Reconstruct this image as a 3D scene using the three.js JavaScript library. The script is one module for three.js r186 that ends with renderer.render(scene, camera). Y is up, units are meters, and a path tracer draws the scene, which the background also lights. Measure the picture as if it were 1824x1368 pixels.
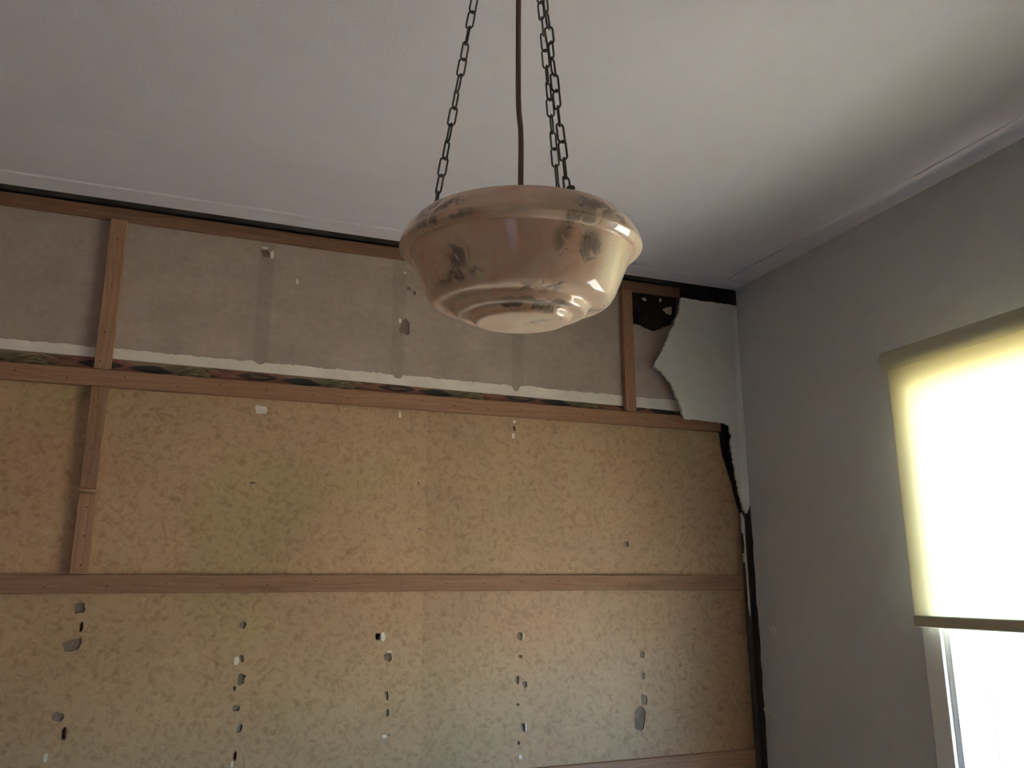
import * as THREE from 'three';
import { Sky } from 'three/addons/objects/Sky.js';
import { ImprovedNoise } from 'three/addons/math/ImprovedNoise.js';
import { mergeGeometries } from 'three/addons/utils/BufferGeometryUtils.js';
import { RoundedBoxGeometry } from 'three/addons/geometries/RoundedBoxGeometry.js';

// ---------------------------------------------------------------- camera, sky, sun, exposure
const scene = new THREE.Scene();
const renderer = new THREE.WebGLRenderer({ antialias: true });
renderer.toneMapping = THREE.LinearToneMapping;
renderer.toneMappingExposure = 2.4;
renderer.shadowMap.enabled = true;

const rad = THREE.MathUtils.degToRad;
const camera = new THREE.PerspectiveCamera(49.667, 1824 / 1368, 0.05, 200);
camera.position.set(0, 1.55, 0);
camera.rotation.set(rad(13.436), rad(-21.32), rad(-0.146), 'YXZ');

const SUN = new THREE.Vector3(Math.cos(rad(70)) * Math.cos(rad(15)), Math.sin(rad(70)), Math.cos(rad(70)) * Math.sin(rad(15)));
const sky = new Sky();
sky.scale.setScalar(1000);
sky.material.uniforms.turbidity.value = 4;
sky.material.uniforms.rayleigh.value = 1.2;
sky.material.uniforms.mieCoefficient.value = 0.005;
sky.material.uniforms.mieDirectionalG.value = 0.75;
sky.material.uniforms.sunPosition.value.copy(SUN);
sky.name = 'sky';
scene.add(sky);

const sun = new THREE.DirectionalLight(new THREE.Color(1.0, 0.965, 0.92), 34);
sun.name = 'sun_light';
sun.position.copy(SUN).multiplyScalar(20).add(new THREE.Vector3(2, 1.3, -1.2));
sun.target.position.set(2, 1.3, -1.2);
sun.castShadow = true;
sun.shadow.mapSize.set(2048, 2048);
Object.assign(sun.shadow.camera, { left: -8, right: 8, top: 8, bottom: -8, near: 1, far: 60 });
scene.add(sun, sun.target);

// ---------------------------------------------------------------- helpers
function rng(seed) { let s = seed | 0; return () => { s = (s + 0x6d2b79f5) | 0; let t = Math.imul(s ^ (s >>> 15), 1 | s); t = (t + Math.imul(t ^ (t >>> 7), 61 | t)) ^ t; return ((t ^ (t >>> 14)) >>> 0) / 4294967296; }; }
const perlin = new ImprovedNoise();
const fbm = (x, y, z, n = 4) => { let s = 0, a = 0.5; for (let i = 0; i < n; i++) { s += a * perlin.noise(x, y, z); x *= 2.03; y *= 2.03; z *= 2.03; a *= 0.5; } return s; };
const used = new Map();
function numbered(name) { const k = used.get(name) ?? 0; used.set(name, k + 1); return k ? `${name}_${String(k).padStart(3, '0')}` : name; }
function lit(o) { o.castShadow = true; o.receiveShadow = true; return o; }
function group(name, parent = scene) { const g = new THREE.Group(); g.name = parent === scene ? numbered(name) : name; parent.add(g); return g; }
function part(name, geometry, material, parent = scene) { const m = lit(new THREE.Mesh(geometry, material)); m.name = parent === scene ? numbered(name) : name; parent.add(m); return m; }
function struct(o) { o.userData.kind = 'structure'; return o; }
function tag(o, label, category, grp) { o.userData.label = label; o.userData.category = category; if (grp) o.userData.group = grp; return o; }
// box between two corners, uv in metres with u along its longest side
function box(x0, x1, y0, y1, z0, z1, round = 0) {
  const w = x1 - x0, h = y1 - y0, d = z1 - z0;
  const g = round ? new RoundedBoxGeometry(w, h, d, 2, round) : new THREE.BoxGeometry(w, h, d);
  g.translate((x0 + x1) / 2, (y0 + y1) / 2, (z0 + z1) / 2);
  const long = w >= h && w >= d ? 0 : h >= d ? 1 : 2;
  const p = g.attributes.position, n = g.attributes.normal, uv = g.attributes.uv;
  for (let i = 0; i < p.count; i++) {
    const q = [p.getX(i), p.getY(i), p.getZ(i)], a = [Math.abs(n.getX(i)), Math.abs(n.getY(i)), Math.abs(n.getZ(i))];
    const ax = a.indexOf(Math.max(...a)), rest = [0, 1, 2].filter((k) => k !== ax);
    const first = rest.includes(long) ? long : rest[0], second = rest.find((k) => k !== first);
    uv.setXY(i, q[first], q[second] + ax * 0.37);
  }
  return g;
}
// extruded polygon in the xy plane, front face at z, going back by depth
function slab(points, z, depth, holes = []) {
  const s = new THREE.Shape(points.map((p) => new THREE.Vector2(...p)));
  for (const h of holes) s.holes.push(new THREE.Path(h.map((p) => new THREE.Vector2(...p))));
  const g = new THREE.ExtrudeGeometry(s, { depth, bevelEnabled: false });
  return g.translate(0, 0, z - depth);
}
// a straight edge broken into a ragged one
function ragged(a, b, step, amp, seed) {
  const r = rng(seed), L = Math.hypot(b[0] - a[0], b[1] - a[1]), n = Math.max(2, Math.round(L / step)), nx = -(b[1] - a[1]) / L, ny = (b[0] - a[0]) / L, out = [];
  for (let i = 0; i < n; i++) { const t = (i + (i ? (r() - 0.5) * 0.7 : 0)) / n, o = i ? (r() - 0.5) * 2 * amp + amp * 1.6 * perlin.noise(t * L * 14, seed * 1.7, 0.3) : 0; out.push([a[0] + (b[0] - a[0]) * t + nx * o, a[1] + (b[1] - a[1]) * t + ny * o]); }
  return out;
}
const raggedPath = (pts, step, amp, seed) => pts.slice(0, -1).flatMap((p, i) => ragged(p, pts[i + 1], step, amp, seed + i));
function blob(cx, cy, w, h, seed, n = 11, rough = 0.3, turn = 0) {
  const r = rng(seed), out = [];
  for (let i = 0; i < n; i++) { const a = (i / n) * Math.PI * 2, k = 1 - rough / 2 + rough * r(), x = Math.sign(Math.cos(a)) * Math.abs(Math.cos(a)) ** 0.7 * w / 2 * k, y = Math.sign(Math.sin(a)) * Math.abs(Math.sin(a)) ** 0.7 * h / 2 * k; out.push([cx + x * Math.cos(turn) - y * Math.sin(turn), cy + x * Math.sin(turn) + y * Math.cos(turn)]); }
  return out;
}
function texture(w, h, sizeX, sizeY, paint, srgb = true, offX = 0, offY = 0) {
  const data = new Uint8Array(w * h * 4);
  for (let j = 0; j < h; j++) for (let i = 0; i < w; i++) { const c = paint(i / w, j / h, i, j), k = (j * w + i) * 4; data[k] = Math.max(0, Math.min(255, c[0])); data[k + 1] = Math.max(0, Math.min(255, c[1])); data[k + 2] = Math.max(0, Math.min(255, c[2])); data[k + 3] = 255; }
  return finish(new THREE.DataTexture(data, w, h), sizeX, sizeY, srgb, offX, offY);
}
function finish(t, sizeX, sizeY, srgb, offX, offY) {
  t.wrapS = t.wrapT = THREE.RepeatWrapping; t.magFilter = THREE.LinearFilter; t.minFilter = THREE.LinearMipmapLinearFilter; t.generateMipmaps = true;
  t.repeat.set(1 / sizeX, 1 / sizeY); t.offset.set(-offX / sizeX, -offY / sizeY);
  if (srgb) t.colorSpace = THREE.SRGBColorSpace;
  t.needsUpdate = true; return t;
}
// a smooth field worked out on a coarse grid and read between its points
function field(n, fn) { const d = new Float32Array((n + 1) * (n + 1)); for (let j = 0; j <= n; j++) for (let i = 0; i <= n; i++) d[j * (n + 1) + i] = fn(i / n, j / n); return (u, v) => { const x = Math.min(n - 1e-4, u * n), y = Math.min(n - 1e-4, v * n), i = Math.floor(x), j = Math.floor(y), a = x - i, b = y - j, k = j * (n + 1) + i; return (d[k] * (1 - a) + d[k + 1] * a) * (1 - b) + (d[k + n + 1] * (1 - a) + d[k + n + 2] * a) * b; }; }
const mix = (a, b, t) => a.map((x, i) => x + (b[i] - x) * t);
const clamp01 = (x) => Math.max(0, Math.min(1, x));
const smooth = (a, b, x) => { const t = clamp01((x - a) / (b - a)); return t * t * (3 - 2 * t); };

// ---------------------------------------------------------------- measures (metres)
const H = 2.70, XR = 1.996, ZO = -2.6275, ZW = ZO - 0.05, XL = -2.05, ZF = 1.9;
const WIN = { z0: -1.81, z1: -0.65, y0: 0.86, y1: 2.12 };

// ---------------------------------------------------------------- materials
const M = {};
{
  const paint = (c, amp, f, seed) => texture(256, 256, 2.2, 2.2, (u, v) => {
    const n = fbm(u * f, v * f, seed, 4) + 0.5 * fbm(u * f * 9, v * f * 9, seed + 3, 2);
    return c.map((x, i) => x + amp * n * (1 + 0.1 * i));
  });
  const relief = texture(256, 256, 0.35, 0.35, (u, v) => { const n = 128 + 150 * fbm(u * 40, v * 40, 7, 3) + 60 * fbm(u * 8, v * 8, 2, 2); return [n, n, n]; }, false);
  M.ceiling = new THREE.MeshStandardMaterial({ map: paint([224, 215, 217], 8, 4, 1), bumpMap: relief, bumpScale: 0.0006, roughness: 0.85 });
  M.trim = new THREE.MeshStandardMaterial({ map: paint([228, 219, 220], 12, 6, 9), roughness: 0.7 });
  M.wall = new THREE.MeshStandardMaterial({ map: paint([206, 204, 201], 8, 4, 4), bumpMap: relief, bumpScale: 0.0008, roughness: 0.75 });
  M.sheet = new THREE.MeshStandardMaterial({ map: paint([214, 209, 194], 14, 5, 14), bumpMap: relief, bumpScale: 0.0006, roughness: 0.8 });
  M.gypsum = new THREE.MeshStandardMaterial({ map: paint([230, 217, 200], 26, 20, 21), roughness: 0.95 });
  M.base = new THREE.MeshStandardMaterial({ map: paint([134, 116, 100], 44, 40, 31), roughness: 0.95 });
  M.tape = new THREE.MeshStandardMaterial({ map: paint([224, 221, 210], 20, 12, 41), roughness: 0.9 });
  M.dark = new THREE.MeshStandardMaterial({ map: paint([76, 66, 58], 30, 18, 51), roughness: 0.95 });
  M.floor = new THREE.MeshStandardMaterial({ map: texture(256, 256, 1.2, 1.2, (u, v) => { const g = fbm(u * 60, v * 4, 3, 4); return [158 + 40 * g, 136 + 38 * g, 112 + 34 * g]; }), roughness: 0.55 });
  M.plain = new THREE.MeshStandardMaterial({ map: paint([150, 136, 118], 14, 4, 61), roughness: 0.85 });
  const wood = (c, seed) => {
    const memo = new Float32Array(768 * 192); for (let j = 0; j < 192; j++) for (let i = 0; i < 768; i++) { const u = i / 768, v = j / 192, w = fbm(u * 3, v * 3, seed, 3) * 0.5; memo[j * 768 + i] = fbm(u * 5 + 3 * w, v * 46 + w * 10, seed + 1, 4) + 0.4 * fbm(u * 60, v * 260, seed + 2, 2); }
    const f = (u, v) => memo[Math.round(v * 192) * 768 + Math.round(u * 768)], knots = field(48, (u, v) => fbm(u * 7, v * 5, seed + 5, 4));
    return new THREE.MeshStandardMaterial({
      map: texture(768, 192, 1.3, 0.33, (u, v) => { const g = f(u, v), d = smooth(0.42, 0.62, knots(u, v) + 0.2); return mix(c.map((x) => x + 30 * g), [x0(c[0]), x0(c[1]), x0(c[2])], 0.35 * d); }),
      bumpMap: texture(768, 192, 1.3, 0.33, (u, v) => { const g = 128 + 110 * f(u, v); return [g, g, g]; }, false), bumpScale: 0.0008, roughness: 0.7,
    });
    function x0(x) { return x * 0.72; }
  };
  M.wood = [wood([158, 116, 86], 71), wood([150, 112, 84], 83), wood([164, 124, 94], 95)];
  M.plate = wood([134, 96, 72], 107);
  // grey-brown distemper of the upper panels, with the faint dust bands that follow the studs behind
  M.upper = new THREE.MeshStandardMaterial({
    map: texture(1024, 256, 2.7, 0.6, (u, v) => {
      const x = -0.7 + u * 2.7, n = fbm(u * 14, v * 4, 5, 4), f = fbm(u * 120, v * 34, 8, 3), k = smooth(0.3, 0.5, fbm(u * 26, v * 9, 12, 3) + 0.12 * n);
      let c = [176 + 22 * n + 12 * f, 156 + 20 * n + 11 * f, 138 + 18 * n + 10 * f];
      for (const s of [0.18, 0.625, 1.065]) { const e = 0.004 * perlin.noise(v * 30, s * 9, 1), d = Math.abs(x - s - e); c = mix(c, c.map((q) => q * 0.93), 0.75 * (1 - smooth(0.019, 0.027, d))); }
      return mix(c, [150, 130, 114], 0.35 * k);
    }, true, -0.7, 2.19), bumpMap: relief, bumpScale: 0.0008, roughness: 0.9,
  });
  // old leafy wallpaper: thousands of small leaf prints in tan, ochre and brown, with two seams and damp tints
  const S = 2048, cv = document.createElement('canvas'); cv.width = cv.height = S;
  const g = cv.getContext('2d'), r = rng(5);
  g.fillStyle = 'rgb(192,164,130)'; g.fillRect(0, 0, S, S);
  const tints = ['150,117,84', '194,166,128', '160,128,90', '146,122,86', '188,154,120', '140,106,76', '202,176,140', '168,142,100'];
  const leaf = (x, y, a, l, w, col) => {
    for (const ox of [0, x < 60 ? S : x > S - 60 ? -S : null]) for (const oy of [0, y < 60 ? S : y > S - 60 ? -S : null]) {
      if (ox === null || oy === null) continue;
      g.save(); g.translate(x + ox, y + oy); g.rotate(a); g.fillStyle = col; g.beginPath(); g.moveTo(-l, 0); g.quadraticCurveTo(-l * 0.2, w, l, 0); g.quadraticCurveTo(0.1 * l, -w * 0.9, -l, 0); g.fill(); g.restore();
    }
  };
  for (let i = 0; i < 30000; i++) { const big = r() < 0.6; leaf(r() * S, r() * S, r() * 6.3, (big ? 10 : 6) * (0.6 + 0.8 * r()), (big ? 9 : 5) * (0.5 + r()), `rgba(${tints[Math.floor(r() * tints.length)]},${big ? 0.2 + 0.3 * r() : 0.15 + 0.2 * r()})`); }
  for (let i = 0; i < 16000; i++) leaf(r() * S, r() * S, r() * 6.3, 6 + 4 * r(), 5 + 5 * r(), `rgba(${r() < 0.5 ? '142,110,78' : '152,124,84'},${0.14 + 0.2 * r()})`);
  for (let i = 0; i < 14000; i++) leaf(r() * S, r() * S, r() * 6.3, 5 + 6 * r(), 2 + 3 * r(), `rgba(210,186,150,${0.18 + 0.22 * r()})`);
  const bigF = field(128, (u, v) => fbm(u * 7, v * 7, 15, 3)), greenF = field(128, (u, v) => smooth(0.05, 0.3, fbm(u * 5 + 9, v * 5, 25, 3))), redF = field(128, (u, v) => smooth(0.05, 0.35, fbm(u * 5 + 2, v * 6, 35, 3)));
  const px = g.getImageData(0, 0, S, S).data, data = new Uint8Array(S * S * 4);
  for (let j = 0; j < S; j++) for (let i = 0; i < S; i++) {
    const u = i / S, v = j / S, x = -0.62 + u * 2.6, k = (j * S + i) * 4;
    const big = bigF(u, v), fine = (r() - 0.5) * 9;
    const green = greenF(u, v), red = redF(u, v);
    let c = mix([px[k], px[k + 1], px[k + 2]], [177, 147, 112], 0.32).map((q) => q * (1 + 0.10 * big) + fine);
    c = [c[0] * 1.02, c[1] * 0.985, c[2] * 0.95]; c = mix(c, [c[0] * 0.96, c[1] * 1.0, c[2] * 0.95], green); c = mix(c, [c[0] * 1.01, c[1] * 0.975, c[2] * 0.965], red);
    const drop = x > 1.24 ? 0.97 : x > 0.735 ? 0.955 : 1;
    data[k] = Math.max(0, Math.min(255, c[0] * drop)); data[k + 1] = Math.max(0, Math.min(255, c[1] * drop)); data[k + 2] = Math.max(0, Math.min(255, c[2] * drop)); data[k + 3] = 255;
  }
  M.paper = new THREE.MeshStandardMaterial({ map: finish(new THREE.DataTexture(data, S, S), 2.6, 2.6, true, -0.62, 0), bumpMap: relief, bumpScale: 0.0005, roughness: 0.55 });
  // printed border paper: dull red ground, olive leaves and black lozenges
  const bc = document.createElement('canvas'); bc.width = 1024; bc.height = 128; const b = bc.getContext('2d'), rb = rng(9);
  b.fillStyle = 'rgb(134,110,86)'; b.fillRect(0, 0, 1024, 128);
  const oval = (x, y, rx, ry, t, col) => { for (const o of [-1024, 0, 1024]) { b.save(); b.translate(x + o, y); b.rotate(t); b.fillStyle = col; b.beginPath(); b.moveTo(-rx, 0); b.quadraticCurveTo(0, -ry * 1.9, rx, 0); b.quadraticCurveTo(0, ry * 1.9, -rx, 0); b.fill(); b.restore(); } };
  oval(330, 70, 330, 62, 0.03, 'rgb(128,84,68)'); oval(300, 92, 300, 30, 0.02, 'rgb(144,96,76)'); oval(90, 40, 110, 15, 0.05, 'rgb(102,66,54)');
  oval(360, 62, 150, 28, 0.0, 'rgb(60,44,38)'); oval(360, 64, 70, 8, 0, 'rgb(104,90,58)'); oval(690, 72, 165, 26, 0.02, 'rgb(46,42,38)'); oval(880, 60, 140, 34, 0.06, 'rgb(108,98,70)');
  for (let i = 0; i < 26; i++) oval(820 + rb() * 260, 30 + rb() * 80, 26 + rb() * 40, 3 + rb() * 5, (rb() - 0.5) * 0.8, rb() < 0.5 ? 'rgb(138,126,92)' : 'rgb(88,80,54)');
  for (let i = 0; i < 40; i++) oval(rb() * 1024, rb() * 128, 10 + rb() * 30, 2 + rb() * 4, (rb() - 0.5) * 0.4, 'rgba(150,112,76,0.35)');
  const bt = new THREE.CanvasTexture(bc); M.border = new THREE.MeshStandardMaterial({ map: finish(bt, 0.45, 0.058, true, 0.02, 2.157), roughness: 0.7 });
  M.blind = new THREE.MeshPhysicalMaterial({ map: texture(256, 256, 0.06, 0.06, (u, v) => { const n = 5 * Math.sin(u * 402) + 5 * Math.sin(v * 402); return [226 + n, 214 + n, 164 + n]; }), transmission: 0.33, roughness: 1, thickness: 0, side: THREE.DoubleSide });
  M.blindRoll = new THREE.MeshStandardMaterial({ color: 0xc4bca0, roughness: 0.9 });
  M.net = new THREE.MeshPhysicalMaterial({ color: 0xe9cfc4, transmission: 0.32, roughness: 1, thickness: 0, side: THREE.DoubleSide });
  M.paintedWood = new THREE.MeshStandardMaterial({ color: 0xf0eee8, roughness: 0.45 });
  M.glass = new THREE.MeshPhysicalMaterial({ color: 0xffffff, transmission: 1, roughness: 0, thickness: 0, ior: 1.5 });
  M.metal = new THREE.MeshStandardMaterial({ color: 0x5c544a, metalness: 0.3, roughness: 0.55 });
  M.brass = new THREE.MeshStandardMaterial({ color: 0x5c4a36, metalness: 0.6, roughness: 0.5 });
  M.cord = new THREE.MeshStandardMaterial({ map: texture(64, 64, 1, 1, (u, v) => { const n = 12 * Math.sin(u * 75 + v * 50); return [112 + n, 88 + n, 76 + n]; }), roughness: 0.85 });
  M.ground = new THREE.MeshStandardMaterial({ map: texture(256, 256, 3, 3, (u, v) => { const n = fbm(u * 30, v * 30, 2, 4); return [196 + 40 * n, 188 + 40 * n, 168 + 36 * n]; }), roughness: 0.95 });
  M.weatherboard = new THREE.MeshStandardMaterial({ color: 0xcfcabd, roughness: 0.8 });
}

// ---------------------------------------------------------------- the setting
const ground = struct(part('ground', box(-14, 22, -0.6, -0.45, -16, 16), M.ground));
ground.userData.label = 'pale sunlit ground outside the window';

const floor = struct(group('floor'));
for (let i = 0; i < 28; i++) { const x = XL + i * 0.148; part('floorboard', box(x, Math.min(x + 0.1465, XR + 0.06), -0.022, 0, ZW - 0.1, ZF), M.floor, floor); }
part('subfloor', box(XL - 0.2, XR + 0.2, -0.12, -0.024, ZW - 0.25, ZF + 0.2), M.dark, floor);

const ceiling = struct(group('ceiling'));
part('ceiling_sheet', slab([[XL, -ZF], [XR + 0.012, -ZF], ...ragged([XR + 0.012, -ZO], [XL, -ZO], 0.05, 0.0012, 3)], 0, 0.012).rotateX(-Math.PI / 2).translate(0, H + 0.012, 0), M.ceiling, ceiling);
part('roof_boarding', box(XL - 0.2, XR + 0.2, H + 0.2, H + 0.3, ZW - 0.25, ZF + 0.2), M.dark, ceiling);
part('added_eave', box(XR + 0.2, 2.76, H + 0.06, H + 0.16, ZW - 0.6, ZF + 0.6), M.weatherboard, ceiling);  // unseen overhang, added to keep direct sun off the blind and floor
struct(part('trim', box(XL, XR - 0.004, H - 0.007, H + 0.001, ZO + 0.001, ZO + 0.087, 0.002), M.trim)).name = 'trim_1';
struct(part('trim', box(XR - 0.098, XR - 0.001, H - 0.004, H + 0.001, ZO + 0.09, ZF, 0.002), M.trim)).name = 'trim_2';

// back wall: an old panelled wall laid bare
const wallBack = struct(group('wall_back'));
wallBack.userData.label = 'stripped wall with old patterned wallpaper, timber cover strips and grey upper panels';
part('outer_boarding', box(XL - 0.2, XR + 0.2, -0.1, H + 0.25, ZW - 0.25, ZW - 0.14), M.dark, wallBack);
for (const x of [-1.15, -0.705, -0.26, 0.185, 0.63, 1.067, 1.525]) part('stud', box(x - 0.025, x + 0.025, 0, H + 0.05, ZW - 0.115, ZW - 0.017), M.plate, wallBack);
const X1 = 1.98;
const tornHole = raggedPath([[1.53, 2.652], [1.53, 2.512], [1.545, 2.514], [1.557, 2.518], [1.577, 2.516], [1.601, 2.503], [1.638, 2.495], [1.682, 2.518], [1.719, 2.534], [1.75, 2.579], [1.757, 2.652]], 0.008, 0.0022, 40);
// marks left by nails and adhesive: [x, y, width, height, kind]; holes go through the paper, deep ones through the board
const marks = [
  [-0.254, 1.483, 0.028, 0.03, 'hole'], [-0.245, 1.43, 0.01, 0.028, 'deep'], [-0.264, 1.386, 0.044, 0.032, 'hole'], [-0.279, 1.198, 0.03, 0.026, 'hole'], [-0.258, 1.154, 0.014, 0.034, 'deep'], [-0.295, 1.097, 0.01, 0.024, 'chip'],
  [0.186, 1.429, 0.02, 0.02, 'hole'], [0.174, 1.329, 0.015, 0.026, 'chip'], [0.189, 1.334, 0.01, 0.022, 'hole'], [0.192, 1.275, 0.022, 0.03, 'hole'], [0.174, 1.252, 0.01, 0.014, 'hole'], [0.195, 1.14, 0.016, 0.024, 'hole'], [0.189, 1.066, 0.011, 0.026, 'deep'], [0.182, 1.045, 0.007, 0.02, 'chip'], [0.183, 1.196, 0.02, 0.014, 'hole'],
  [0.592, 1.385, 0.014, 0.026, 'deep'], [0.608, 1.385, 0.015, 0.026, 'chip'], [0.626, 1.322, 0.026, 0.024, 'hole'], [0.632, 1.339, 0.02, 0.005, 'chip'], [0.626, 1.21, 0.011, 0.03, 'hole'], [0.63, 1.159, 0.011, 0.026, 'hole'], [0.622, 1.092, 0.014, 0.009, 'chip'], [0.636, 1.095, 0.008, 0.008, 'hole'],
  [1.07, 1.375, 0.016, 0.026, 'hole'], [1.083, 1.375, 0.005, 0.024, 'chip'], [1.072, 1.311, 0.014, 0.012, 'hole'], [1.061, 1.238, 0.013, 0.026, 'hole'], [1.088, 1.222, 0.016, 0.022, 'hole'], [1.062, 1.161, 0.01, 0.01, 'hole'], [1.08, 1.091, 0.013, 0.026, 'hole'], [1.09, 1.091, 0.006, 0.026, 'chip'], [1.07, 1.002, 0.014, 0.014, 'chip'], [1.064, 1.045, 0.009, 0.012, 'hole'],
  [1.533, 1.302, 0.02, 0.026, 'hole'], [1.532, 1.231, 0.015, 0.024, 'hole'], [1.535, 1.152, 0.022, 0.036, 'hole'], [1.514, 1.09, 0.042, 0.076, 'hole'], [1.485, 1.681, 0.02, 0.022, 'hole'],
  [0.195, 2.081, 0.034, 0.026, 'chip'], [0.641, 2.098, 0.009, 0.024, 'chip'], [1.053, 2.1, 0.012, 0.012, 'chip'], [1.053, 2.075, 0.01, 0.018, 'hole'], [1.049, 2.048, 0.012, 0.02, 'chip'], [0.185, 1.85, 0.02, 0.005, 'hole'], [0.72, 1.72, 0.016, 0.004, 'hole'], [0.44, 1.98, 0.007, 0.006, 'hole'], [0.71, 1.87, 0.006, 0.006, 'hole'],
];
const upperMarks = [[0.174, 2.605, 0.026, 0.03, 'hole'], [0.196, 2.603, 0.012, 0.026, 'chip'], [0.172, 2.624, 0.022, 0.006, 'chip'], [0.281, 2.52, 0.01, 0.02, 'chip'], [0.652, 2.404, 0.036, 0.056, 'hole'], [0.632, 2.425, 0.01, 0.016, 'chip'], [0.644, 2.602, 0.007, 0.009, 'chip'], [0.66, 2.545, 0.018, 0.014, 'hole'], [0.68, 2.532, 0.01, 0.014, 'hole']];
const holeOf = (m, i, grow = 1) => blob(m[0], m[1], m[2] * grow, m[3] * grow, 300 + i, 11, 0.45, ((i * 37) % 11 - 5) * 0.05);
const deepLower = marks.map((m, i) => [m, i]).filter(([m]) => m[4] === 'deep').map(([m, i]) => holeOf(m, i, 0.8));
const deepUpper = upperMarks.map((m, i) => [m, i + 90]).filter(([m]) => m[4] === 'deep').map(([m, i]) => holeOf(m, i, 0.85));
const shadeCut = raggedPath([[X1, 1.8], [1.972, 1.83], [1.949, 1.927], [1.919, 2.018], [1.903, 2.157]], 0.012, 0.0015, 420);  // wall cut back here; dark cavity stands in for shade behind the sheet
const baseTop = [...shadeCut, [1.903, 2.175], [1.903, 2.3], [X1, 2.3], [X1, 2.54], [1.757, 2.56], [1.757, 2.652]];
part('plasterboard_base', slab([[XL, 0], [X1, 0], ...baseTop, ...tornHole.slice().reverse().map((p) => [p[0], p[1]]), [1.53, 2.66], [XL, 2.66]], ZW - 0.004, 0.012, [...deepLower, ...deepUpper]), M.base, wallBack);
// upper grey panels with a ragged lower edge over a white band
const upperEdge = ragged([XL, 2.247], [X1, 2.228], 0.011, 0.0022, 60);
const notches = [[0.181, 2.243], [0.631, 2.236], [1.062, 2.226]];
const upperOutline = [...upperEdge.map(([x, y]) => { for (const [nx, ny] of notches) if (Math.abs(x - nx) < 0.012) return [x, ny - 0.014]; return [x, y]; }), [X1, 2.228], [X1, 2.54], [1.757, 2.56], [1.757, 2.652], ...tornHole.slice().reverse(), [1.53, 2.66], [XL, 2.66]];
part('painted_panel', slab(upperOutline, ZW, 0.0038, upperMarks.map((m, i) => [m, i + 90]).filter(([m]) => m[4] !== 'chip').map(([m, i]) => holeOf(m, i))), M.upper, wallBack);
const bandFoot = [[XL, 2.2165], [-0.3, 2.207], [0.6, 2.199], [X1, 2.185]];
part('white_band', slab([...bandFoot, [X1, 2.262], [XL, 2.262]], ZW - 0.0018, 0.002), M.gypsum, wallBack);
part('border_paper', slab([[XL, 2.158], [X1, 2.158], ...bandFoot.map(([x, y]) => [x, y - 0.0004]).reverse()], ZW - 0.001, 0.0028), M.border, wallBack);
const lowHoles = marks.map((m, i) => [m, i]).filter(([m]) => m[4] !== 'chip');
part('wallpaper', slab([[XL, 0], [X1, 0], ...shadeCut, [1.903, 2.157], [XL, 2.157]], ZW, 0.0038, lowHoles.map(([m, i]) => holeOf(m, i))), M.paper, wallBack);
[...marks.map((m, i) => [m, i]), ...upperMarks.map((m, i) => [m, i + 90])].forEach(([m, i]) => { if (m[4] === 'chip') part('plaster_chip', slab(blob(m[0], m[1], m[2], m[3], 500 + i, 9, 0.35), ZW + 0.0022, 0.002), M.gypsum, wallBack); });
// lumps of broken plaster lying in the torn hole
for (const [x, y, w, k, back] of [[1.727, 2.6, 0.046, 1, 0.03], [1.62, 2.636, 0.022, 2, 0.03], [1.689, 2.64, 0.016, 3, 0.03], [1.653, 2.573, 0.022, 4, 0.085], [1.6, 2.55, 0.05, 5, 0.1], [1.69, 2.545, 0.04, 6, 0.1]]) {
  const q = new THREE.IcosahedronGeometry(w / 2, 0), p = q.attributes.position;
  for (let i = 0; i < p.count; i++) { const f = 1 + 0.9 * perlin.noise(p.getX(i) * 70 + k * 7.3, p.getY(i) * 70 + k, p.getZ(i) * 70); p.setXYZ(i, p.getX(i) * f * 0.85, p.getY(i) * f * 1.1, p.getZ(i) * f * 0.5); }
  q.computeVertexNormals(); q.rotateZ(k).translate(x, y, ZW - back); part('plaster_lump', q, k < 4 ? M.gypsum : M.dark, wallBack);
}
// timber cover strips and top plate
const T = 0.023;
const strip = (x0, x1, y0, y1, k, t = T) => part('cover_strip', box(x0, x1, y0, y1, ZW + 0.0002, ZW + t, 0.0018), M.wood[k], wallBack);
part('top_plate', box(XL, 1.757, 2.645, 2.687, ZW + 0.0002, ZW + 0.012, 0.002), M.plate, wallBack);
part('top_beam', box(XL, 1.75, 2.7, 2.79, ZW - 0.1, ZW - 0.002), M.dark, wallBack);
strip(XL, 1.905, 2.115, 2.1655, 0); strip(XL, X1, 1.522, 1.5735, 1); strip(XL, X1, 0.915, 0.967, 2);
strip(-0.2885, -0.2425, 2.167, 2.6455, 2); strip(1.4905, 1.5345, 2.167, 2.6455, 0);
strip(-0.2885, -0.2455, 1.8145, 2.1135, 1); strip(-0.288, -0.2425, 1.575, 1.8005, 2);
strip(-0.2885, -0.243, 0.968, 1.0, 1);
// nail heads along the strips
{
  const nail = new THREE.CylinderGeometry(0.0022, 0.0022, 0.0012, 8).rotateX(Math.PI / 2), r = rng(77);
  for (const y of [2.14, 1.549, 0.942]) for (let x = -0.6; x < 1.95; x += 0.11 + 0.05 * r()) { const n = part('nail_head', nail, M.dark, wallBack); n.position.set(x, y + (r() - 0.5) * 0.018, ZW + T + 0.0003); }
  for (const [x, ys] of [[-0.266, [2.58, 2.43, 2.28, 2.19, 2.05, 1.93, 1.86, 1.76, 1.68, 1.6]], [1.512, [2.6, 2.42, 2.25]]]) for (const y of ys) { const n = part('nail_head', nail, M.dark, wallBack); n.position.set(x + (r() - 0.5) * 0.014, y, ZW + T + 0.0003); }
}

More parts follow.
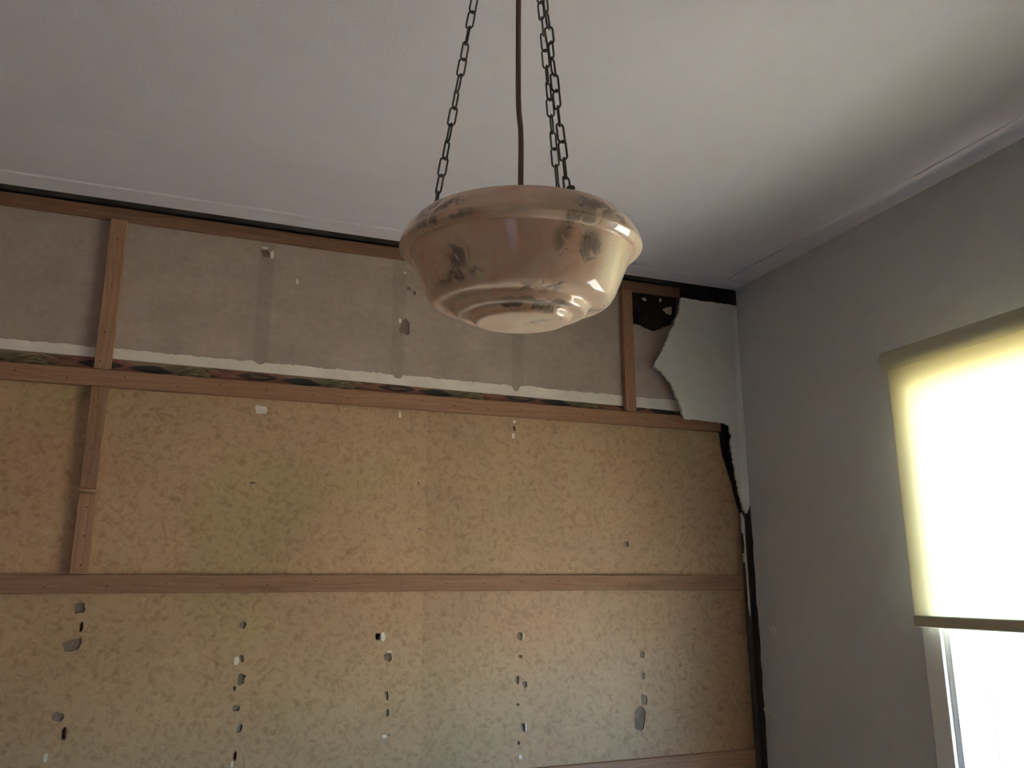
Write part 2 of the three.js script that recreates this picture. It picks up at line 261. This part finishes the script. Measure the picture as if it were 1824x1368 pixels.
// what is left of the newer plasterboard that covered the wall
const sheetPath = [[1.736, 2.6315], [1.7192, 2.5604], [1.6963, 2.5123], [1.6544, 2.4291], [1.6145, 2.3697], [1.5984, 2.3397], [1.6246, 2.3267], [1.6666, 2.2867], [1.6929, 2.2278], [1.7102, 2.1857], [1.7204, 2.1497], [1.83, 2.1464], [1.9238, 2.1373], [1.936, 2.0986], [1.926, 2.0652], [1.9375, 1.9815], [1.9483, 1.8899], [1.9652, 1.8143], [1.978, 1.8]];
const remnant = group('plasterboard_sheet');
tag(remnant, 'broken white plasterboard piece with jagged left edge in the wall corner', 'plasterboard');
part('board', slab([...raggedPath(sheetPath, 0.008, 0.0026, 200), [1.978, 1.8], [XR - 0.001, 1.832], [XR - 0.001, 2.629], ...ragged([XR - 0.001, 2.629], [1.736, 2.6315], 0.012, 0.0014, 240).slice(1)], ZO, 0.011), M.sheet, remnant);
part('joint_tape', slab([...ragged([1.957, 1.87], [1.976, 2.62], 0.03, 0.0016, 260), [XR - 0.0015, 2.62], [XR - 0.0015, 1.845], [1.98, 1.85]], ZO + 0.0012, 0.001), M.tape, remnant);
const sliver = part('plasterboard_sliver', slab([...ragged([1.964, 1.805], [1.966, 1.43], 0.03, 0.0014, 270), [1.971, 1.425], ...ragged([1.9735, 1.43], [1.9725, 1.805], 0.03, 0.001, 280)], ZO - 0.012, 0.012), M.sheet);
tag(sliver, 'thin upright sliver of plasterboard left in the dark corner gap', 'plasterboard');
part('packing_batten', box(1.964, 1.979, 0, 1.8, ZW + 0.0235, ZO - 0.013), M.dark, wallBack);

// right wall: lining sheet with a ragged edge, cavity and outer boarding, pierced by the window
const wallRight = struct(group('wall_right'));
{
  const hole = [[WIN.z0, WIN.y0], [WIN.z1, WIN.y0], [WIN.z1, WIN.y1], [WIN.z0, WIN.y1]];
  const edge = [...ragged([ZO, 0], [ZO, 1.83], 0.035, 0.003, 310), [ZO, 1.83], [ZO, H]];
  // outline in (z, y); the extrusion runs from XR outwards
  const s = new THREE.Shape([...edge, [ZF, H], [ZF, 0]].map((p) => new THREE.Vector2(...p)));
  s.holes.push(new THREE.Path(hole.map((p) => new THREE.Vector2(...p))));
  const g = new THREE.ExtrudeGeometry(s, { depth: 0.012, bevelEnabled: false });
  const m = new THREE.Matrix4().set(0, 0, 1, XR, 0, 1, 0, 0, 1, 0, 0, 0, 0, 0, 0, 1);
  const mirror = (geo) => { geo.applyMatrix4(m); const ix = geo.index, p = geo.attributes.position; if (!ix) { for (const a of Object.values(geo.attributes)) { const k = a.itemSize; for (let t = 0; t < p.count; t += 3) for (let c = 0; c < k; c++) { const o1 = (t + 1) * k + c, o2 = (t + 2) * k + c, q = a.array[o1]; a.array[o1] = a.array[o2]; a.array[o2] = q; } } geo.computeVertexNormals(); } return geo; };
  part('lining_sheet', mirror(g), M.wall, wallRight);
  const so = new THREE.Shape([[ZW - 0.25, -0.1], [ZF + 0.2, -0.1], [ZF + 0.2, H + 0.3], [ZW - 0.25, H + 0.3]].map((p) => new THREE.Vector2(...p)));
  so.holes.push(new THREE.Path(hole.map((p) => new THREE.Vector2(...p))));
  const go = new THREE.ExtrudeGeometry(so, { depth: 0.06, bevelEnabled: false }); go.translate(0, 0, 0.09);
  part('outer_boarding', mirror(go), M.weatherboard, wallRight);
  part('corner_stud', box(XR + 0.02, XR + 0.085, 0, H + 0.1, ZW - 0.1, ZW + 0.03), M.dark, wallRight);
  const chip = (pts) => part('plaster_chip', mirror(new THREE.ExtrudeGeometry(new THREE.Shape(pts.map((p) => new THREE.Vector2(...p))), { depth: 0.002, bevelEnabled: false }).translate(0, 0, -0.0018)), M.tape, wallRight);
  chip([[-2.63, 1.108], [-2.612, 1.112], [-2.585, 1.098], [-2.556, 1.083], [-2.566, 1.078], [-2.6, 1.09], [-2.626, 1.096]]);
  chip(blob(-2.547, 1.378, 0.03, 0.035, 17, 10, 0.4));
}

// window in the right wall
const win = struct(group('window_1'));
{
  const { z0, z1, y0, y1 } = WIN, xi = XR - 0.013, xo = XR + 0.15;
  part('architrave', box(xi, XR + 0.0005, y0 - 0.02, y1 + 0.065, z0 - 0.062, z0, 0.003), M.paintedWood, win);
  part('architrave', box(xi, XR + 0.0005, y0 - 0.02, y1 + 0.065, z1, z1 + 0.062, 0.003), M.paintedWood, win);
  part('architrave', box(xi, XR + 0.0005, y1, y1 + 0.065, z0 + 0.0005, z1 - 0.0005, 0.003), M.paintedWood, win);
  part('jamb', box(XR + 0.001, xo, y0, y1, z0 - 0.0005, z0 + 0.018), M.paintedWood, win);
  part('jamb', box(XR + 0.001, xo, y0, y1, z1 - 0.018, z1 + 0.0005), M.paintedWood, win);
  part('head', box(XR + 0.001, xo, y1 - 0.018, y1 + 0.0005, z0 + 0.0185, z1 - 0.0185), M.paintedWood, win);
  part('window_sill', box(XR - 0.05, xo + 0.04, y0 - 0.025, y0 + 0.003, z0 - 0.07, z1 + 0.07, 0.004), M.paintedWood, win);
  const zc = (z0 + z1) / 2;
  // two casement leaves hung on the jambs, the far one swung open outwards
  for (const [hinge, dir, open] of [[z0 + 0.02, 1, 82], [z1 - 0.02, -1, 0]]) {
    const s = group('sash', win), w = zc - 0.002 - (z0 + 0.02), seg = (u0, u1, v0, v1) => box(-0.015, 0.015, v0, v1, Math.min(dir * u0, dir * u1), Math.max(dir * u0, dir * u1), 0.003);
    s.position.set(xo - 0.02, 0, hinge); s.rotation.y = rad(open * dir);
    part('stile', seg(0, 0.034, y0 + 0.006, y1 - 0.02), M.paintedWood, s);
    part('stile', seg(w - 0.034, w, y0 + 0.006, y1 - 0.02), M.paintedWood, s);
    part('rail', seg(0.0345, w - 0.0345, y0 + 0.006, y0 + 0.06), M.paintedWood, s);
    part('rail', seg(0.0345, w - 0.0345, y1 - 0.06, y1 - 0.02), M.paintedWood, s);
    part('pane', new THREE.PlaneGeometry(w - 0.068, y1 - y0 - 0.08).rotateY(-Math.PI / 2).translate(0, (y0 + y1) / 2, dir * w / 2), M.glass, s);
  }
}

// left wall, and the wall behind with its curtained window
const wallLeft = struct(part('wall_left', box(XL - 0.14, XL, 0, H + 0.19, ZW - 0.13, ZF), M.plain));
const W2 = { x0: -1.85, x1: -1.0, y0: 0.08, y1: 2.08 };
const wallFront = struct(part('wall_front', slab([[XL - 0.14, 0], [XR + 0.05, 0], [XR + 0.05, H + 0.19], [XL - 0.14, H + 0.19]], ZF + 0.14, 0.14, [[[W2.x0, W2.y0], [W2.x1, W2.y0], [W2.x1, W2.y1], [W2.x0, W2.y1]]]), M.plain));
const win2 = struct(group('window_2'));
{
  const { x0, x1, y0, y1 } = W2, za = ZF + 0.06, zb = ZF + 0.1;
  part('frame', mergeGeometries([box(x0, x0 + 0.05, y0, y1, za, zb), box(x1 - 0.05, x1, y0, y1, za, zb), box(x0, x1, y1 - 0.05, y1, za, zb), box(x0, x1, y0, y0 + 0.05, za, zb), box((x0 + x1) / 2 - 0.02, (x0 + x1) / 2 + 0.02, y0, y1, za, zb)]), M.paintedWood, win2);
  part('pane', new THREE.PlaneGeometry(x1 - x0 - 0.1, y1 - y0 - 0.1).translate((x0 + x1) / 2, (y0 + y1) / 2, ZF + 0.08), M.glass, win2);
}
{
  const c = new THREE.PlaneGeometry(W2.x1 - W2.x0 + 0.24, 2.1, 90, 2), p = c.attributes.position;
  for (let i = 0; i < p.count; i++) p.setZ(i, 0.014 * Math.sin(p.getX(i) * 52) + 0.006 * Math.sin(p.getX(i) * 91 + 1));
  c.computeVertexNormals(); c.translate((W2.x0 + W2.x1) / 2, 1.11, ZF - 0.05);
  const cur = group('net_curtain'); tag(cur, 'thin gathered net curtain drawn across the window behind the viewer', 'curtain');
  part('cloth', c, M.net, cur);
  part('rod', new THREE.CylinderGeometry(0.008, 0.008, 1.16, 16).rotateZ(Math.PI / 2).translate((W2.x0 + W2.x1) / 2, 2.165, ZF - 0.05), M.brass, cur);
}

// ---------------------------------------------------------------- roller blind on the right-hand window
{
  const b = group('roller_blind'); tag(b, 'cream roller blind half lowered over the bright window', 'blind');
  const xb = 1.956, za = -1.872, zb = WIN.z1 + 0.06, yr = 2.194, R = 0.028;
  part('roller', new THREE.CylinderGeometry(R, R, zb - za - 0.06, 28).rotateX(Math.PI / 2).translate(xb - R, yr, (za + zb) / 2), M.blindRoll, b);
  const cloth = new THREE.PlaneGeometry(zb - za - 0.012, yr - 1.446, 40, 40).rotateY(-Math.PI / 2), p = cloth.attributes.position, uv = cloth.attributes.uv;
  for (let i = 0; i < p.count; i++) { p.setX(i, 0.0022 * Math.sin(p.getZ(i) * 7 + 1) * (0.5 - p.getY(i))); uv.setXY(i, p.getZ(i), p.getY(i)); }
  cloth.computeVertexNormals(); cloth.translate(xb, (yr + 1.446) / 2, (za + zb) / 2);
  part('cloth', cloth, M.blind, b);
  part('hem_bar', box(xb - 0.007, xb + 0.007, 1.424, 1.4555, za + 0.004, zb - 0.004, 0.005), M.blindRoll, b);
  for (const z of [za + 0.027, zb - 0.027]) part('bracket', box(xb - 0.03, XR - 0.0125, yr - 0.018, yr + 0.022, z - 0.0015, z + 0.0015), M.metal, b);
}

// ---------------------------------------------------------------- pendant lamp
{
  const LX = 0.451, LY = 2.047, LZ = -1.118, TILT = rad(4);
  const lamp = group('pendant_lamp');
  lamp.position.set(LX, LY, LZ);
  lamp.rotation.y = Math.atan2(-LX, -LZ) ; // local +z points to the viewer's side
  tag(lamp, 'peach marbled glass bowl pendant lamp hanging from the ceiling on three chains', 'pendant lamp');
  // profile with rounded corners: [radius, height, fillet]
  const outer = [[0, -0.113, 0], [0.0715, -0.113, 0.007], [0.0775, -0.1005, 0.004], [0.0985, -0.1015, 0.006], [0.1065, -0.0865, 0.005], [0.134, -0.086, 0.011], [0.1445, -0.073, 0.008], [0.1715, -0.0075, 0.0012], [0.1785, -0.0075, 0.0025], [0.1875, 0.0002, 0.002], [0.1858, 0.0095, 0.003], [0.177, 0.0265, 0.008], [0.16, 0.0455, 0.006], [0.149, 0.0425, 0.004]];
  const inner = [[0.168, 0.022, 0.008], [0.1765, 0.007, 0.004], [0.1635, -0.008, 0.004], [0.137, -0.071, 0.008], [0.1, -0.078, 0.006], [0, -0.1, 0]];
  const round = (pts) => {
    const out = [];
    pts.forEach((p, i) => {
      const v = new THREE.Vector2(p[0], p[1]);
      if (!p[2] || i === 0 || i === pts.length - 1) return out.push(v);
      const a = new THREE.Vector2(...pts[i - 1]).sub(v), c = new THREE.Vector2(...pts[i + 1]).sub(v), ra = Math.min(p[2], a.length() * 0.46), rc = Math.min(p[2], c.length() * 0.46);
      const s = v.clone().add(a.setLength(ra)), e = v.clone().add(c.setLength(rc));
      for (let k = 0; k <= 7; k++) { const t = k / 7; out.push(new THREE.Vector2((1 - t) ** 2 * s.x + 2 * t * (1 - t) * v.x + t * t * e.x, (1 - t) ** 2 * s.y + 2 * t * (1 - t) * v.y + t * t * e.y)); }
    });
    const dense = [out[0]];
    for (let i = 1; i < out.length; i++) { const n = Math.ceil(out[i].distanceTo(out[i - 1]) / 0.012); for (let k = 1; k <= n; k++) dense.push(out[i - 1].clone().lerp(out[i], k / n)); }
    return dense;
  };
  const prof = round([...outer, ...inner]);
  const len = [0]; for (let i = 1; i < prof.length; i++) len.push(len[i - 1] + prof[i].distanceTo(prof[i - 1]));
  const total = len.at(-1), SEG = 160;
  const bowl = new THREE.LatheGeometry(prof, SEG), uv = bowl.attributes.uv;
  for (let i = 0; i < uv.count; i++) uv.setXY(i, Math.floor(i / prof.length) / SEG, len[i % prof.length] / total);
  const at = (v) => { const s = v * total; let k = 1; while (k < len.length - 1 && len[k] < s) k++; return prof[k - 1].clone().lerp(prof[k], clamp01((s - len[k - 1]) / (len[k] - len[k - 1] || 1))); };
  // marbling: soft cream and olive clouds, and smoky dark veins gathered in a few places; azimuth 0 = towards the viewer, positive to the right
  const spots = [[-35, -0.046, 9, 0.022, 1], [-52, -0.046, 4, 0.014, 0.8], [-40, -0.07, 22, 0.012, 0.8], [37, -0.032, 8, 0.024, 1], [21, -0.03, 7, 0.026, 0.75], [36, 0.02, 13, 0.018, 0.95], [50, 0.015, 7, 0.016, 0.9], [28, -0.004, 12, 0.01, 0.8], [-42, 0.025, 20, 0.02, 0.85], [-36, 0.002, 26, 0.008, 0.8], [4, -0.103, 30, 0.007, 1], [30, -0.104, 22, 0.008, 0.9], [14, -0.087, 20, 0.006, 0.9], [60, -0.113, 30, 0.003, 0.5], [160, -0.06, 30, 0.05, 0.8], [-130, -0.04, 24, 0.04, 0.8], [100, -0.07, 20, 0.03, 0.8]];
  const TW = 1024, TH = 640, row = Array.from({ length: TH }, (_, j) => at((j + 0.5) / TH));
  const marble = texture(TW, TH, 1, 1, (u, v, i, j) => {
    const a = u * Math.PI * 2, q = row[j], x = q.x * Math.sin(a), z = q.x * Math.cos(a), y = q.y;
    const w1 = fbm(x * 14, y * 14, z * 14, 3), w2 = fbm(x * 14 + 7, y * 14 + 3, z * 14 - 5, 3);
    const cloud = fbm(x * 9 + 2 * w1, y * 9 + 2 * w2, z * 9, 4), tone = fbm(x * 5 + 4, y * 5, z * 5 + 9, 3);
    let c = [244, 211, 177]; c = mix(c, [246, 225, 188], smooth(0.0, 0.3, cloud)); c = mix(c, [236, 196, 158], smooth(0.02, 0.3, -cloud)); c = mix(c, [224, 202, 162], 0.6 * smooth(0.12, 0.3, tone));
    const deg = (((a * 180) / Math.PI + 540) % 360) - 180;
    let m = 0; for (const [d, h, dw, hw, k] of spots) { let e = Math.abs(deg - d); if (e > 180) e = 360 - e; m = Math.max(m, k * Math.exp(-((e / dw) ** 2) - ((y - h) / hw) ** 2)); }
    m = Math.max(m, 0.35 * smooth(0.2, 0.4, tone));
    const vn = fbm(x * 15 + 3 * w1, y * 15 + 3 * w2, z * 15 + 2 * w1, 3), vein = 1 - smooth(0.0, 0.035, Math.abs(vn)), smoke = smooth(-0.15, 0.12, fbm(x * 22 + 3 * w2, y * 22, z * 22 + 3 * w1, 3));
    c = mix(c, [176, 156, 128], 0.8 * smooth(0.25, 0.7, m) * smoke); c = mix(c, [132, 116, 100], 0.6 * smooth(0.5, 0.95, m) * smoke); c = mix(c, [108, 88, 70], 0.7 * vein * smooth(0.25, 0.6, m));
    return c;
  });
  M.bowl = new THREE.MeshPhysicalMaterial({ map: marble, roughness: 1, transmission: 0.3, thickness: 0, clearcoat: 1, clearcoatRoughness: 0.03, ior: 1.5 });
  part('bowl', bowl, M.bowl, lamp).rotation.x = TILT;
  const tilted = (v) => v.applyAxisAngle(new THREE.Vector3(1, 0, 0), TILT);
  const top = H - LY;
  // ceiling rose, hooks, lampholder and bulb
  part('ceiling_rose', new THREE.LatheGeometry([[0, top - 0.03], [0.02, top - 0.03], [0.05, top - 0.022], [0.062, top - 0.008], [0.064, top - 0.0003], [0, top - 0.0003]].map((p) => new THREE.Vector2(...p)), 48), M.brass, lamp);
  part('lampholder', new THREE.LatheGeometry([[0, 0.065], [0.01, 0.065], [0.018, 0.056], [0.02, 0.02], [0.018, 0.014], [0, 0.014]].map((p) => new THREE.Vector2(...p)), 32), M.brass, lamp);
  part('bulb', new THREE.LatheGeometry([[0, -0.072], [0.014, -0.07], [0.026, -0.058], [0.03, -0.042], [0.025, -0.022], [0.014, 0.0], [0.013, 0.014], [0, 0.014]].map((p) => new THREE.Vector2(...p)), 32), new THREE.MeshPhysicalMaterial({ color: 0xf4f0e6, roughness: 0.3 }), lamp);
  const cordPts = [[0, top - 0.03, 0], [-0.001, 0.45, 0], [-0.002, 0.33, 0], [-0.0015, 0.25, 0], [0.0015, 0.21, 0], [0.001, 0.12, 0], [0, 0.064, 0]].map((p) => new THREE.Vector3(...p));
  part('cord', new THREE.TubeGeometry(new THREE.CatmullRomCurve3(cordPts), 60, 0.0046, 10), M.cord, lamp);
  // one chain link: a stadium of round wire
  class Link extends THREE.Curve {
    getPoint(t, out = new THREE.Vector3()) {
      const l = 0.0109, r = 0.0059, per = 4 * l + 2 * Math.PI * r; let s = ((t % 1) + 1) % 1 * per;
      if (s < 2 * l) return out.set(r, -l + s, 0); s -= 2 * l;
      if (s < Math.PI * r) return out.set(r * Math.cos(s / r), l + r * Math.sin(s / r), 0); s -= Math.PI * r;
      if (s < 2 * l) return out.set(-r, l - s, 0); s -= 2 * l;
      return out.set(-r * Math.cos(s / r), -l - r * Math.sin(s / r), 0);
    }
  }
  const link = new THREE.TubeGeometry(new Link(), 36, 0.00165, 7, true), pitch = 0.0303;
  const r = rng(31), up = new THREE.Vector3(0, 1, 0);
  [[-92, 20], [29, 30], [148, 66]].forEach(([deg, spin]) => {
    const a = rad(deg), dir = new THREE.Vector3(Math.sin(a), 0, Math.cos(a));
    const p0 = tilted(dir.clone().multiplyScalar(0.137).setY(0.058)), p1 = dir.clone().multiplyScalar(0.049).setY(top - 0.026), d = p1.clone().sub(p0), L = d.length(); d.normalize();
    const chain = group('chain', lamp), turn = new THREE.Quaternion().setFromUnitVectors(up, d), count = Math.round(L / pitch);
    for (let k = 0; k <= count; k++) {
      const m = part('link', link, M.metal, chain);
      m.position.copy(p0).addScaledVector(d, (k / count) * L);
      m.quaternion.copy(turn).multiply(new THREE.Quaternion().setFromAxisAngle(up, rad(k * 57 + spin + (r() - 0.5) * 24)));
    }
    // hook through the rim
    const hp = [[0.151, 0.03], [0.14, 0.032], [0.1365, 0.04], [0.138, 0.049], [0.1445, 0.0505]].map(([q, y]) => tilted(dir.clone().multiplyScalar(q).setY(y)));
    part('hook', new THREE.TubeGeometry(new THREE.CatmullRomCurve3(hp), 24, 0.002, 8), M.metal, lamp);
    const knob = new THREE.SphereGeometry(0.0045, 14, 10).scale(1.4, 0.9, 1); const kb = part('hook_knob', knob, M.metal, lamp); kb.position.copy(tilted(dir.clone().multiplyScalar(0.1475).setY(0.052)));
  });
}

renderer.render(scene, camera);
